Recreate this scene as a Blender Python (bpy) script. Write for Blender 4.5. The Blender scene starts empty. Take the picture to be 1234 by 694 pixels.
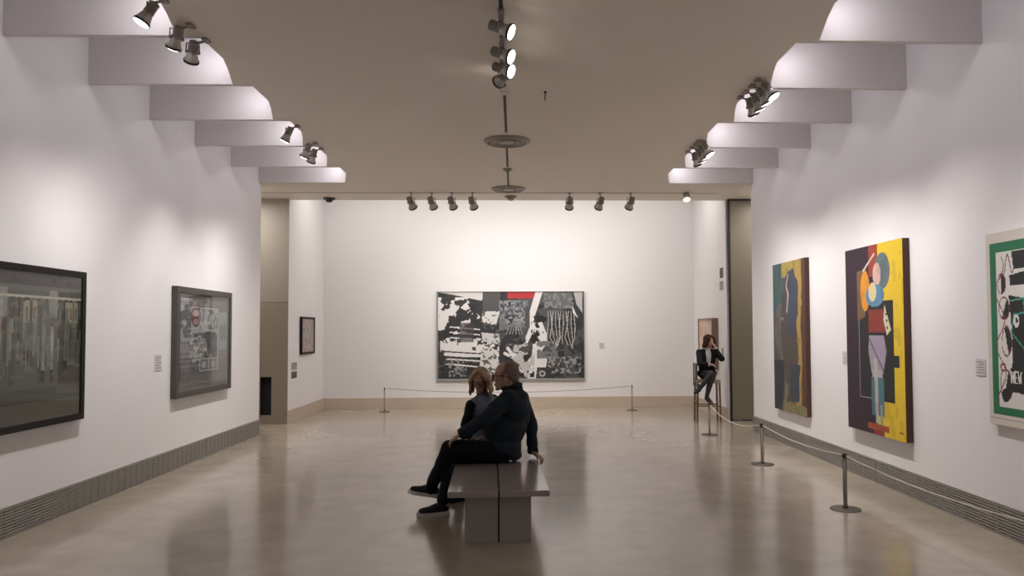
import bpy, bmesh, math, random
import numpy as np
from mathutils import Vector, Matrix, noise, Quaternion
random.seed(7)
S = bpy.context.scene
C = S.collection
V = Vector
PI = math.pi

# ------------------------------------------------------------------ camera
YAW, PIT, ROL = 0.0307, 0.039, 0.0038
def camera_rows():
    c, s = math.cos(YAW), math.sin(YAW); A = Matrix(((c, -s, 0), (s, c, 0), (0, 0, 1)))
    c, s = math.cos(PIT), math.sin(PIT); B = Matrix(((1, 0, 0), (0, c, s), (0, -s, c)))
    c, s = math.cos(ROL), math.sin(ROL); D = Matrix(((c, 0, -s), (0, 1, 0), (s, 0, c)))
    return D @ B @ A
M = camera_rows()
cam = bpy.data.cameras.new('camera')
cam.sensor_width = 36.0
cam.lens = 918.6 / 1234 * 36
cam.shift_x = -(648.06 - 617) / 1234
cam.shift_y = (362.3 - 347) / 1234
cam.clip_start = 0.05
co = bpy.data.objects.new('camera', cam); C.objects.link(co)
R = Matrix((M[0], M[2], -M[1])).transposed()
co.matrix_world = Matrix.Translation((0, 0, 1.575)) @ R.to_4x4()
S.camera = co

# ------------------------------------------------------------------ view, world, light
S.view_settings.view_transform = 'Standard'
S.view_settings.look = 'None'
S.view_settings.gamma = 1
S.view_settings.use_curve_mapping = False
S.view_settings.exposure = 0.24
w = bpy.data.worlds.new('world'); S.world = w; w.use_nodes = True
w.node_tree.nodes['Background'].inputs[0].default_value = (0.8, 0.85, 1, 1)
w.node_tree.nodes['Background'].inputs[1].default_value = 0.02

P_WALL = 100.0      # wall washing spots in the coves
P_BACK = 38.0      # spots on the far track
P_TRACK = 50.0     # spots on the central track
P_COVE = 3.2       # concealed cove tubes, per bay
P_FAR = 68.0      # added fill above the far room, stands for no seen lamp
WARM = (1.0, 0.955, 0.92)
COOL = (0.97, 0.92, 1.0)

def area(name, loc, size, power, rot=(0, 0, 0), color=WARM):
    l = bpy.data.lights.new(name, 'AREA'); l.shape = 'RECTANGLE'; l.size, l.size_y = size
    l.energy = power; l.color = color
    o = bpy.data.objects.new(name, l); C.objects.link(o); o.location = loc; o.rotation_euler = rot
    return o

XL, XR = -3.91, 3.73            # side walls
CL, CR = -2.43, 2.25            # edges of the ceiling panel
ZC = 3.857                      # underside of panel and beams
ZT = 4.9
YB = 15.6                       # far wall
YE = 11.84                      # ends of the side walls
YP = 13.16                      # far faces of the side passages
BEAMS = [-2.3, -1.13, 0.03, 1.2, 2.36, 3.53, 4.70, 5.87, 7.04, 8.22, 9.38, 10.57, 11.71]
for i in range(len(BEAMS) - 1):
    ym = (BEAMS[i] + BEAMS[i + 1]) / 2
    area('cove_light', (CL - .16, ym + .22, 4.12), (.08, .4), P_COVE, (0, math.radians(60), 0), COOL)
    area('cove_light', (CR + .16, ym + .22, 4.12), (.08, .4), P_COVE, (0, math.radians(-60), 0), COOL)
area('passage_fill', (-4.8, 12.45, 3.8), (.8, .5), 26)  # unseen fill lights, added to brighten the two passages
area('passage_fill', (4.7, 12.45, 3.8), (.8, .5), 26)
area('far_room_fill', (-.1, 14.1, 4.55), (6.8, .5), P_FAR, (math.radians(12), 0, 0))  # unseen area light added to even out the far walls

# ------------------------------------------------------------------ materials
def mat(name, col, rough=.6, metal=0, spec=.5, bump=0, bscale=20, var=0, vscale=3, coat=0, coat_rough=.1, emit=0, stretch=(1, 1, 1)):
    m = bpy.data.materials.new(name); m.use_nodes = True
    nt = m.node_tree; b = nt.nodes['Principled BSDF']
    b.inputs['Base Color'].default_value = (*col, 1)
    b.inputs['Roughness'].default_value = rough
    b.inputs['Metallic'].default_value = metal
    b.inputs['Specular IOR Level'].default_value = spec
    b.inputs['Coat Weight'].default_value = coat
    b.inputs['Coat Roughness'].default_value = coat_rough
    if emit:
        b.inputs['Emission Color'].default_value = (*col, 1); b.inputs['Emission Strength'].default_value = emit
    tc = nt.nodes.new('ShaderNodeTexCoord'); mp = nt.nodes.new('ShaderNodeMapping')
    mp.inputs['Scale'].default_value = stretch
    nt.links.new(tc.outputs['Object'], mp.inputs[0])
    if var:
        n = nt.nodes.new('ShaderNodeTexNoise'); n.inputs['Scale'].default_value = vscale; n.inputs['Detail'].default_value = 5
        r = nt.nodes.new('ShaderNodeMix'); r.data_type = 'RGBA'
        r.inputs[6].default_value = (*[c * (1 - var) for c in col], 1); r.inputs[7].default_value = (*[min(1, c * (1 + var)) for c in col], 1)
        nt.links.new(mp.outputs[0], n.inputs['Vector']); nt.links.new(n.outputs['Fac'], r.inputs[0]); nt.links.new(r.outputs[2], b.inputs['Base Color'])
    if bump:
        n = nt.nodes.new('ShaderNodeTexNoise'); n.inputs['Scale'].default_value = bscale; n.inputs['Detail'].default_value = 4
        bp = nt.nodes.new('ShaderNodeBump'); bp.inputs['Strength'].default_value = bump; bp.inputs['Distance'].default_value = .01
        nt.links.new(mp.outputs[0], n.inputs['Vector']); nt.links.new(n.outputs['Fac'], bp.inputs['Height']); nt.links.new(bp.outputs[0], b.inputs['Normal'])
    return m

M_wall = mat('wall_paint', (.80, .78, .785), .75, bump=.08, bscale=60, var=.02, vscale=1.5, spec=.3)
M_ceil = mat('ceiling_paint', (.76, .69, .60), .6, bump=.05, bscale=40, var=.02, vscale=1, spec=.3)
M_beam = mat('beam_paint', (.74, .70, .68), .7, var=.02, spec=.3)
M_stone = mat('skirting_stone', (.56, .46, .37), .4, var=.10, vscale=1.3, bump=.03)
M_stone2 = mat('passage_stone', (.30, .262, .21), .5, var=.06, vscale=1.5)
M_stone3 = mat('passage_panel', (.25, .205, .15), .45, var=.05, vscale=2)
M_olive = mat('olive_panel', (.20, .175, .122), .4, var=.06, vscale=1.2)
M_dark = mat('dark_gap', (.012, .012, .012), .6)
M_slat = mat('grille_metal', (.36, .34, .31), .5, metal=.3)
M_black = mat('black_plastic', (.02, .02, .02), .4)
M_frame = mat('black_frame', (.016, .013, .012), .55, spec=.2, var=.1)
M_frame2 = mat('dark_grey_frame', (.075, .066, .063), .5, spec=.3, var=.1)
M_frame3 = mat('brown_frame', (.25, .17, .13), .4, var=.1)
M_edge = mat('canvas_edge', (.075, .028, .02), .5, var=.2, vscale=20)
M_silver = mat('pale_frame', (.30, .29, .28), .35, metal=.4)
M_steel = mat('brushed_steel', (.14, .125, .105), .42, metal=.7, bump=.03, bscale=80, stretch=(1, 1, .1))
M_bronze = mat('bronze_metal', (.20, .14, .10), .35, metal=.7)
M_rope = mat('rope', (.62, .58, .48), .7, bump=.3, bscale=150)
M_rope2 = mat('grey_cord', (.22, .20, .19), .7)
M_lampgrey = mat('lamp_grey', (.30, .275, .25), .45, metal=.2)
M_lamppale = mat('lamp_bell', (.55, .52, .48), .4, metal=.2)
M_lens = mat('lamp_lens', (1.0, .95, .88), .3, emit=7)
M_lensw = mat('warm_lamp_lens', (1.0, .86, .62), .3, emit=4)
M_vent = mat('vent_metal', (.30, .27, .23), .45, metal=.3)
M_bench = mat('bench_lacquer', (.36, .32, .30), .22, coat=.6, coat_rough=.12, bump=.01, bscale=6)
M_plac = mat('placard', (.62, .60, .59), .5)
M_plac2 = mat('grey_placard', (.30, .28, .26), .5)
M_ink = mat('printed_text', (.22, .21, .20), .6)
M_wood = mat('chair_wood', (.17, .105, .065), .4, var=.2, vscale=12, stretch=(1, 1, .1))
M_seat = mat('chair_seat', (.36, .29, .22), .5, var=.05)
M_backr = mat('chair_back', (.13, .11, .11), .5)
M_skin = mat('skin', (.40, .235, .18), .5, var=.06, vscale=20)
M_skin2 = mat('fair_skin', (.46, .26, .19), .5, var=.06, vscale=20)
M_navy = mat('navy_jacket', (.0125, .0205, .030), .8, bump=.25, bscale=180, spec=.25)
M_trou = mat('dark_trousers', (.0075, .008, .013), .85, bump=.25, bscale=160, spec=.2)
M_shoe = mat('black_shoe', (.010, .010, .011), .7, bump=.2, bscale=120)
M_sole = mat('white_sole', (.65, .62, .59), .6)
M_sole2 = mat('black_sole', (.012, .011, .011), .6)
M_blonde = mat('blonde_hair', (.44, .29, .16), .5, var=.45, vscale=22, stretch=(1, 1, .12), bump=.8, bscale=70)
M_grey_hair = mat('brown_grey_hair', (.155, .10, .078), .6, var=.35, vscale=40, bump=.6, bscale=120)
M_brown = mat('dark_brown_hair', (.045, .019, .010), .7, spec=.2, var=.5, vscale=25, stretch=(1, 1, .15), bump=.8, bscale=70)
M_sweater = mat('blue_grey_top', (.19, .215, .27), .85, bump=.4, bscale=140, var=.1, vscale=20)
M_wjacket = mat('black_jacket', (.010, .011, .014), .8, bump=.2, bscale=150, spec=.2)
M_shirt = mat('white_shirt', (.58, .56, .56), .8, bump=.2, bscale=90)
M_gskirt = mat('charcoal_cloth', (.018, .017, .018), .8, bump=.2, bscale=120)
M_tights = mat('sheer_tights', (.030, .025, .024), .6)
M_eye = mat('eye_white', (.55, .52, .50), .3)
M_iris = mat('dark_iris', (.02, .012, .008), .2)
M_gl = mat('dark_glasses_frame', (.012, .008, .008), .3)
M_glr = mat('dark_red_glasses_frame', (.07, .012, .012), .3)

def floor_mat():
    m = bpy.data.materials.new('polished_floor'); m.use_nodes = True
    nt = m.node_tree; b = nt.nodes['Principled BSDF']; L = nt.links.new
    tc = nt.nodes.new('ShaderNodeTexCoord')
    def nz(scale, detail, dist=0):
        n = nt.nodes.new('ShaderNodeTexNoise'); n.inputs['Scale'].default_value = scale; n.inputs['Detail'].default_value = detail
        n.inputs['Distortion'].default_value = dist; L(tc.outputs['Object'], n.inputs['Vector']); return n
    n1 = nz(.55, 4, .6); n2 = nz(3, 4, .3)
    mx = nt.nodes.new('ShaderNodeMix'); mx.data_type = 'RGBA'
    r1 = nt.nodes.new('ShaderNodeValToRGB'); r1.color_ramp.elements[0].position = .36; r1.color_ramp.elements[1].position = .66
    r1.color_ramp.elements[0].color = (.372, .320, .248, 1); r1.color_ramp.elements[1].color = (.462, .399, .318, 1)
    r2 = nt.nodes.new('ShaderNodeValToRGB'); r2.color_ramp.elements[0].position = .35; r2.color_ramp.elements[1].position = .7
    r2.color_ramp.elements[0].color = (.88, .87, .86, 1); r2.color_ramp.elements[1].color = (1.06, 1.05, 1.04, 1)
    mx.blend_type = 'MULTIPLY'; mx.inputs[0].default_value = 1
    L(n1.outputs['Fac'], r1.inputs[0]); L(n2.outputs['Fac'], r2.inputs[0])
    L(r1.outputs[0], mx.inputs[6]); L(r2.outputs[0], mx.inputs[7]); L(mx.outputs[2], b.inputs['Base Color'])
    rr = nt.nodes.new('ShaderNodeMapRange'); rr.inputs[3].default_value = .18; rr.inputs[4].default_value = .26
    L(n1.outputs['Fac'], rr.inputs[0]); L(rr.outputs[0], b.inputs['Roughness'])
    b.inputs['IOR'].default_value = 1.6
    b.inputs['Coat Weight'].default_value = .35; b.inputs['Coat Roughness'].default_value = .1
    return m
M_floor = floor_mat()

def paint_mat(name, rough=.5, coat=0):
    m = bpy.data.materials.new(name); m.use_nodes = True
    nt = m.node_tree; b = nt.nodes['Principled BSDF']
    a = nt.nodes.new('ShaderNodeVertexColor'); a.layer_name = 'paint'
    nt.links.new(a.outputs['Color'], b.inputs['Base Color'])
    b.inputs['Roughness'].default_value = rough; b.inputs['Coat Weight'].default_value = coat; b.inputs['Coat Roughness'].default_value = .05
    return m
M_paint = paint_mat('oil_paint', .55)
M_print = paint_mat('print_paper', .6)

def glass_mat():
    m = bpy.data.materials.new('picture_glass'); m.use_nodes = True
    nt = m.node_tree; nt.nodes.clear(); L = nt.links.new
    out = nt.nodes.new('ShaderNodeOutputMaterial'); mx = nt.nodes.new('ShaderNodeMixShader')
    t = nt.nodes.new('ShaderNodeBsdfTransparent'); g = nt.nodes.new('ShaderNodeBsdfGlossy'); g.inputs['Roughness'].default_value = .02
    f = nt.nodes.new('ShaderNodeLayerWeight'); pw = nt.nodes.new('ShaderNodeMath'); pw.operation = 'POWER'; pw.inputs[1].default_value = 5.5
    f.inputs['Blend'].default_value = .5
    mr = nt.nodes.new('ShaderNodeMapRange'); mr.inputs[3].default_value = .03; mr.inputs[4].default_value = .9
    L(f.outputs['Facing'], pw.inputs[0]); L(pw.outputs[0], mr.inputs[0]); L(mr.outputs[0], mx.inputs[0]); L(t.outputs[0], mx.inputs[1]); L(g.outputs[0], mx.inputs[2]); L(mx.outputs[0], out.inputs[0])
    return m
M_glass = glass_mat()

# ------------------------------------------------------------------ helpers
def obj(name, bm, m, parent=None, world=True, smooth=False):
    """link one mesh; world coordinates are made relative to the parents' locations"""
    me = bpy.data.meshes.new(name)
    if isinstance(bm, bmesh.types.BMesh):
        bmesh.ops.recalc_face_normals(bm, faces=bm.faces)
        bm.to_mesh(me); bm.free()
    else:
        me = bm; me.name = name
    o = bpy.data.objects.new(name, me); C.objects.link(o)
    me.materials.clear()
    for mm in (m if isinstance(m, (list, tuple)) else [m]): me.materials.append(mm)
    if smooth:
        for p in me.polygons: p.use_smooth = True
    if parent:
        o.parent = parent
        if world:
            off = V((0, 0, 0)); q = parent
            while q: off += q.location; q = q.parent
            me.transform(Matrix.Translation(-off))
    return o

def thing(name, label, cat, loc=(0, 0, 0), group=None):
    o = bpy.data.objects.new(name, None); C.objects.link(o); o.location = loc; o.empty_display_size = .1
    o['label'] = label; o['category'] = cat
    if group: o['group'] = group
    return o

def tag(o, label, cat, group=None):
    o['label'] = label; o['category'] = cat
    if group: o['group'] = group
    return o

def struct(name, bm, m):
    o = obj(name, bm, m); o['kind'] = 'structure'; return o

def box(bm, lo, hi, bevel=0, mi=0):
    lo, hi = V(lo), V(hi)
    r = bmesh.ops.create_cube(bm, size=1)
    vs = r['verts']
    for v in vs: v.co = V((lo[i] + (v.co[i] + .5) * (hi[i] - lo[i]) for i in range(3)))
    es = list({e for v in vs for e in v.link_edges}); fs = list({f for v in vs for f in v.link_faces})
    for f in fs: f.material_index = mi
    if bevel:
        bmesh.ops.bevel(bm, geom=es, offset=bevel, segments=2, affect='EDGES', profile=.7)
    return vs

def bx(lo, hi, bevel=0):
    bm = bmesh.new(); box(bm, lo, hi, bevel); return bm

def lathe(bm, prof, origin=(0, 0, 0), axis=(0, 0, 1), n=24, mi=0):
    """profile [(radius, height)] turned round the axis"""
    q = V((0, 0, 1)).rotation_difference(V(axis).normalized()); o = V(origin)
    rings = []
    for r, h in prof:
        if r < 1e-6: rings.append([bm.verts.new(o + q @ V((0, 0, h)))])
        else: rings.append([bm.verts.new(o + q @ V((r * math.cos(2 * PI * k / n), r * math.sin(2 * PI * k / n), h))) for k in range(n)])
    for a, b in zip(rings, rings[1:]):
        for k in range(n):
            k2 = (k + 1) % n
            f = [a[k % len(a)], a[k2 % len(a)], b[k2 % len(b)], b[k % len(b)]]
            f = list(dict.fromkeys(f))
            if len(f) > 2:
                fc = bm.faces.new(f); fc.material_index = mi
    return bm

def tube(bm, pts, r, n=8, mi=0):
    pts = [V(p) for p in pts]; rs = r if isinstance(r, (list, tuple)) else [r] * len(pts)
    prev = None; up = V((0, 0, 1))
    rings = []
    for i, p in enumerate(pts):
        d = (pts[min(i + 1, len(pts) - 1)] - pts[max(i - 1, 0)]).normalized()
        a = d.cross(up if abs(d.z) < .95 else V((1, 0, 0))).normalized(); b = d.cross(a)
        if prev is not None and a.dot(prev) < 0: a, b = -a, -b
        prev = a
        rings.append([bm.verts.new(p + rs[i] * (a * math.cos(2 * PI * k / n) + b * math.sin(2 * PI * k / n))) for k in range(n)])
    for A, B in zip(rings, rings[1:]):
        for k in range(n):
            f = bm.faces.new((A[k], A[(k + 1) % n], B[(k + 1) % n], B[k])); f.material_index = mi
    bm.faces.new(rings[0]).material_index = mi; bm.faces.new(rings[-1][::-1]).material_index = mi
    return bm

# ------------------------------------------------------------------ setting
struct('floor', bx((-7, -4.2, -.1), (7, YB + .2, 0)), M_floor)
struct('ceiling', bx((CL, -4.2, ZC), (CR, BEAMS[-1] + .06, ZC + .12)), M_ceil)
bm = bmesh.new()
box(bm, (-6.6, BEAMS[-1] + .06, ZC), (6.6, 13.3, ZC + .12))
box(bm, (-6.6, 13.2, ZC + .12), (6.6, 13.3, 4.75))
struct('ceiling_far', bm, M_ceil)
bm = bmesh.new()
box(bm, (-4.2, -4.2, ZT), (4.2, 13.3, ZT + .1))
box(bm, (-4.2, 13.3, 4.65), (4.2, YB + .2, 4.75))
struct('ceiling_upper', bm, M_wall)
# side walls with the stepped-out light bays above
struct('wall_left', bx((XL - .25, -4.2, 0), (XL, YE, ZT)), M_wall)
struct('wall_right', bx((XR, -4.2, 0), (XR + .25, YE, ZT)), M_wall)
struct('wall_rear', bx((-4.2, -4.4, 0), (4.2, -4.2, ZT)), M_wall)
struct('wall_back', bx((-4.2, YB, 0), (4.2, YB + .2, 4.75)), M_wall)
struct('wall_back_left', bx((-4.12, YP + .02, 0), (-3.875, YB, 4.65)), M_wall)
struct('wall_back_right', bx((3.70, YP + .02, 0), (3.95, YB, 4.65)), M_wall)
# the two side passages
struct('wall_passage_left', bx((-6.6, YP, 2.077), (-3.87, YP + .02, ZC)), M_stone2)
bm = bmesh.new()
box(bm, (-6.6, YP, 0), (-4.33, YP + .02, 2.07)); box(bm, (-4.14, YP, 0), (-3.87, YP + .02, 2.07))
box(bm, (-4.33, YP, .80), (-4.14, YP + .02, 2.07)); box(bm, (-4.33, YP, 0), (-4.14, YP + .02, .15))
struct('wall_passage_left_panel', bm, M_stone3)
struct('wall_passage_left_niche', bx((-4.5, YP + .16, .1), (-4.13, YP + .18, .85)), M_dark)
struct('wall_passage_right', bx((4.19, YP, 0), (6.6, YP + .02, ZC)), M_stone2)
struct('wall_end_left', bx((-6.6, YE - .25, 0), (-4.16, YE, ZC)), M_wall)
struct('wall_end_right', bx((3.98, YE - .25, 0), (6.6, YE, ZC)), M_wall)
struct('wall_side_left', bx((-6.7, YE - .25, 0), (-6.6, YP, ZC)), M_stone2)
struct('wall_side_right', bx((6.6, YE - .25, 0), (6.7, YP, ZC)), M_stone2)
# the olive full-height door leaf of the right passage
d = struct('door_1', bx((3.765, YP - .03, .02), (4.17, YP, ZC - .03), .004), M_olive)
bm = bmesh.new()
box(bm, (3.73, YP - .035, 0), (3.765, YP, ZC)); box(bm, (4.17, YP - .035, 0), (4.205, YP, ZC)); box(bm, (3.765, YP - .035, ZC - .03), (4.17, YP, ZC))
obj('door_frame', bm, M_dark, d)
# beams of the light bays
k = 1
for y in BEAMS:
    for x0, x1 in ((XL, CL), (CR, XR)):
        struct('trim_%d' % k, bx((x0, y, ZC), (x1, y + .06, ZT)), M_beam); k += 1
# splayed corners where the panel meets each beam
for y in BEAMS[1:]:
    for x0, sg in ((CL, -1), (CR, 1)):
        bm = bmesh.new(); a = [bm.verts.new((x, yy, ZC)) for x, yy in ((x0 - sg * .002, y - .68), (x0 - sg * .002, y - .001), (x0 + sg * .165, y - .001), (x0 + sg * .055, y - .42))]
        ex = bmesh.ops.extrude_face_region(bm, geom=[bm.faces.new(a)])
        for v in ex['geom']:
            if isinstance(v, bmesh.types.BMVert): v.co.z += .10
        struct('trim_%d' % k, bm, M_ceil); k += 1
struct('trim_%d' % k, bx((-5.2, 12.56, ZC - .006), (3.42, 12.585, ZC)), M_vent); k += 1
# central lighting slot, in pieces
for a, b in ((3.0, 7.05), (7.3, 8.70), (9.45, 10.55), (10.85, 11.9)):
    struct('trim_%d' % k, bx((-.104, a, ZC - .004), (-.076, b, ZC)), M_dark); k += 1
# skirtings
def grille(name, x, sgn, y0, y1):
    bm = bmesh.new()
    box(bm, (min(x, x + sgn * .008), y0, 0), (max(x, x + sgn * .008), y1, .232), mi=1)
    n = 10
    for i in range(n):
        z = .004 + i * .0232
        box(bm, (min(x, x + sgn * .022), y0, z), (max(x, x + sgn * .022), y1, z + .0115))
    y = y0
    while y < y1:
        box(bm, (min(x, x + sgn * .018), y, 0), (max(x, x + sgn * .018), y + .004, .232)); y += .12
    for y in np.arange(y0, y1, 2.0):
        box(bm, (min(x, x + sgn * .024), y, 0), (max(x, x + sgn * .024), y + .012, .234))
    box(bm, (min(x, x + sgn * .024), y0, .229), (max(x, x + sgn * .024), y1, .236))
    o = obj(name, bm, [M_slat, M_dark]); o['kind'] = 'structure'
grille('baseboard_left', XL, 1, -4.2, YE)
grille('baseboard_right', XR, -1, -4.2, YE)
struct('baseboard_back', bx((-3.875, YB - .03, 0), (3.70, YB, .225), .004), M_stone)
struct('baseboard_back_left', bx((-3.875, YP, 0), (-3.845, YB - .03, .225), .004), M_stone)
struct('baseboard_back_right', bx((3.67, YP, 0), (3.70, YB - .03, .225), .004), M_stone)

# ------------------------------------------------------------------ artworks
rng = np.random.RandomState(3)
def fnoise(h, w_, cells, seed=0, asp=1.0):
    """smooth value noise, 0..1"""
    r = np.random.RandomState(seed); out = np.zeros((h, w_)); amp = 1; tot = 0; c = cells
    for o in range(4):
        gy, gx = int(c) + 2, int(c * asp) + 2
        g = r.rand(gy, gx)
        y = np.linspace(0, gy - 1.001, h); x = np.linspace(0, gx - 1.001, w_)
        yi = y.astype(int); xi = x.astype(int); fy = (y - yi)[:, None]; fx = (x - xi)[None]
        fy = fy * fy * (3 - 2 * fy); fx = fx * fx * (3 - 2 * fx)
        a = g[np.ix_(yi, xi)]; b = g[np.ix_(yi, xi + 1)]; c1 = g[np.ix_(yi + 1, xi)]; d1 = g[np.ix_(yi + 1, xi + 1)]
        out += amp * ((a * (1 - fx) + b * fx) * (1 - fy) + (c1 * (1 - fx) + d1 * fx) * fy)
        tot += amp; amp *= .5; c *= 2
    return out / tot

class Art:
    """a small raster painted in code; u runs left to right, v top to bottom, both 0..1"""
    def __init__(s, w_, h, col):
        s.w, s.h = w_, h; s.a = np.empty((h, w_, 3)); s.a[:] = col
        s.u, s.v = np.meshgrid((np.arange(w_) + .5) / w_, (np.arange(h) + .5) / h)
    def put(s, mask, col, al=1.0):
        m = (np.clip(mask, 0, 1) * al)[..., None] if mask.dtype != bool else (mask * al)[..., None]
        s.a = s.a * (1 - m) + np.array(col) * m
    def rect(s, u0, v0, u1, v1, col, al=1): s.put((s.u > u0) & (s.u < u1) & (s.v > v0) & (s.v < v1), col, al)
    def ell(s, cu, cv, ru, rv, col, al=1): s.put(((s.u - cu) / ru) ** 2 + ((s.v - cv) / rv) ** 2 < 1, col, al)
    def poly(s, pts, col, al=1):
        ins = np.zeros((s.h, s.w), bool); n = len(pts)
        for i in range(n):
            x1, y1 = pts[i]; x2, y2 = pts[(i + 1) % n]
            c = ((y1 > s.v) != (y2 > s.v)) & (s.u < (x2 - x1) * (s.v - y1) / (y2 - y1 + 1e-12) + x1); ins ^= c
        s.put(ins, col, al)
    def line(s, pts, wd, col, asp=1.0, al=1):
        d = np.full((s.h, s.w), 9.)
        for (x1, y1), (x2, y2) in zip(pts, pts[1:]):
            dx, dy = (x2 - x1) * asp, y2 - y1; px = (s.u - x1) * asp; py = s.v - y1
            t = np.clip((px * dx + py * dy) / (dx * dx + dy * dy + 1e-9), 0, 1)
            d = np.minimum(d, np.hypot(px - t * dx, py - t * dy))
        s.put(d < wd, col, al)
    def n(s, cells, seed, asp=1.0): return fnoise(s.h, s.w, cells, seed, asp)

def picture_mesh(art, p0, du, dv):
    """grid in the plane: p0 top-left corner, du across, dv down; one colour per face from the raster"""
    h, w_ = art.h, art.w
    uu = np.linspace(0, 1, w_ + 1); vv = np.linspace(0, 1, h + 1)
    U, Vv = np.meshgrid(uu, vv)
    co_ = np.array(p0)[None, None] + U[..., None] * np.array(du) + Vv[..., None] * np.array(dv)
    me = bpy.data.meshes.new('image')
    idx = np.arange((h + 1) * (w_ + 1)).reshape(h + 1, w_ + 1)
    f = np.stack([idx[:-1, :-1], idx[1:, :-1], idx[1:, 1:], idx[:-1, 1:]], -1).reshape(-1, 4)
    me.from_pydata(co_.reshape(-1, 3).tolist(), [], f.tolist())
    at = me.color_attributes.new('paint', 'FLOAT_COLOR', 'CORNER')
    cols = np.ones((h * w_, 4, 4)); cols[..., :3] = np.clip(art.a, 0.004, .9).reshape(-1, 1, 3)
    at.data.foreach_set('color', cols.ravel())
    return me

def wavy(f, a0, n=9, a=.02, ph=0, horiz=False):
    pts = []
    for i in range(n):
        t = i / (n - 1); o = a * math.sin(t * 9 + ph)
        pts.append((f[0] + (f[2] - f[0]) * t + (0 if horiz else o), f[1] + (f[3] - f[1]) * t + (o if horiz else 0)))
    return pts

def art_back():
    """generic black, white and grey collage with a red bar"""
    A = Art(330, 200, (.030, .030, .032)); n1 = A.n(7, 11, 1.7); n2 = A.n(16, 12, 1.7); n3 = A.n(40, 13, 1.7)
    A.put(n1 > .52, (.075, .075, .08)); A.put(n2 > .6, (.02, .02, .02))
    W = (.74, .72, .71); G = (.20, .20, .205); K = (.012, .012, .013)
    # pale irregular fields, left
    A.put((A.u < .29) & (A.v > .06) & (A.v < .48) & (n1 + .5 * n2 > .70), W)
    A.put((A.u > .02) & (A.u < .42) & (A.v > .52) & (A.v < .74) & (n1 * .6 + n2 * .6 > .545), W)
    A.poly([(.0, .0), (.34, .0), (.30, .10), (.12, .035)], (.66, .65, .63))
    for i in range(5):
        y = .39 + i * .030; A.poly([(.09, y), (.29, y + .03), (.29, y + .044), (.08, y + .012)], W if i % 2 == 0 else K)
    for i in range(8):
        y = .56 + i * .028; A.poly([(.05 + .03 * (i > 3), y + .08), (.40 - .1 * (i > 4), y + .12), (.40 - .1 * (i > 4), y + .133), (.05, y + .094)], W if i % 2 == 0 else K)
    A.rect(.15, .35, .25, .57, (.05, .045, .045), .8)
    A.poly([(.31, .22), (.40, .12), (.43, .20), (.40, .38), (.30, .34)], (.68, .67, .66)); 
    A.poly([(.30, .46), (.42, .48), (.43, .60), (.31, .56)], (.60, .59, .58))
    A.poly([(.30, .68), (.40, .66), (.43, .86), (.36, .99), (.28, .95)], (.64, .63, .62)); A.put((A.u > .3) & (A.u < .43) & (A.v > .12) & (A.v < .99) & (n3 > .60), (.10, .10, .10))
    # middle greys
    A.put((A.u > .31) & (A.u < .43) & (A.v < .22), (.08, .08, .085)); A.put((A.u > .42) & (A.u < .62) & (A.v > .09) & (A.v < .44) & (n2 > .50), (.15, .165, .18))
    A.put((A.u > .42) & (A.u < .60) & (A.v > .10) & (A.v < .36) & (n3 > .56), (.30, .31, .33))
    for i in range(6): A.line([(.50 + i * .012, .36), (.47 + i * .022, .48)], .004, (.34, .34, .35), 1.65)
    A.rect(.478, .0, .665, .075, (.46, .03, .035))
    # white column right of the middle
    A.poly([(.67, .0), (.72, .0), (.66, .30), (.665, .42), (.61, .60), (.60, .52), (.63, .40), (.63, .22)], W)
    A.poly([(.655, .40), (.70, .28), (.75, .50), (.74, .60), (.70, .70), (.75, .76), (.74, .86), (.68, .86), (.67, .99), (.61, .99), (.64, .80), (.65, .60)], (.72, .71, .70))
    A.put((A.u > .64) & (A.u < .75) & (A.v > .25) & (A.v < .6) & (n2 > .57), K)
    for i, (a, b, c, d1) in enumerate([(.46, .70, .64, .78), (.48, .64, .54, .72), (.55, .88, .66, .95), (.54, .66, .66, .44)]):
        A.line([(a, b), ((a + c) / 2, (b + d1) / 2 + .03), (c, d1)], .018 if i != 3 else .005, W, 1.65)
    A.put((A.u > .46) & (A.u < .66) & (A.v > .60) & (A.v < .97) & (n2 > .56), (.50, .49, .48))
    A.put((A.u > .46) & (A.u < .66) & (A.v > .72) & (A.v < .97) & (n2 < .44), K)
    # right: grey hood with falling streaks
    A.poly([(.72, .01), (.92, .01), (.92, .16), (.84, .20), (.73, .14)], (.13, .13, .135)); A.put((A.u > .72) & (A.u < .93) & (A.v < .19) & (n3 > .57), (.22, .22, .22))
    for i in range(11):
        u0 = .755 + i * .0175; A.line([(u0, .22), (u0 + .012 * math.sin(i * 2.1), .38), (u0 - .010 * math.cos(i), .52), (u0 + .022 * math.sin(i), .62 + .03 * math.sin(i * 5))], .0030, (.62, .61, .58), 1.65)
    A.poly([(.93, .0), (.99, .0), (.99, .24), (.95, .14)], (.55, .54, .53), .8); A.poly([(.92, .15), (.96, .30), (.925, .24)], W)
    A.put((A.u > .68) & (A.u < .82) & (A.v > .56) & (A.v < .76) & (n2 > .47), (.17, .17, .17))
    A.put((A.u > .75) & (A.u < .98) & (A.v > .74) & (A.v < .93) & (n3 > .58), (.30, .30, .30))
    A.put((A.u > .08) & (A.u < .20) & (A.v > .76) & (A.v < .96) & (n3 > .54), (.28, .28, .28))
    A.ell(.715, .93, .020, .033, (.55, .55, .54)); A.ell(.715, .93, .012, .020, (.06, .06, .06))
    A.rect(0, 0, .005, 1, (.3, .3, .3)); A.rect(0, .985, 1, 1, (.35, .34, .33))
    return A

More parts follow.
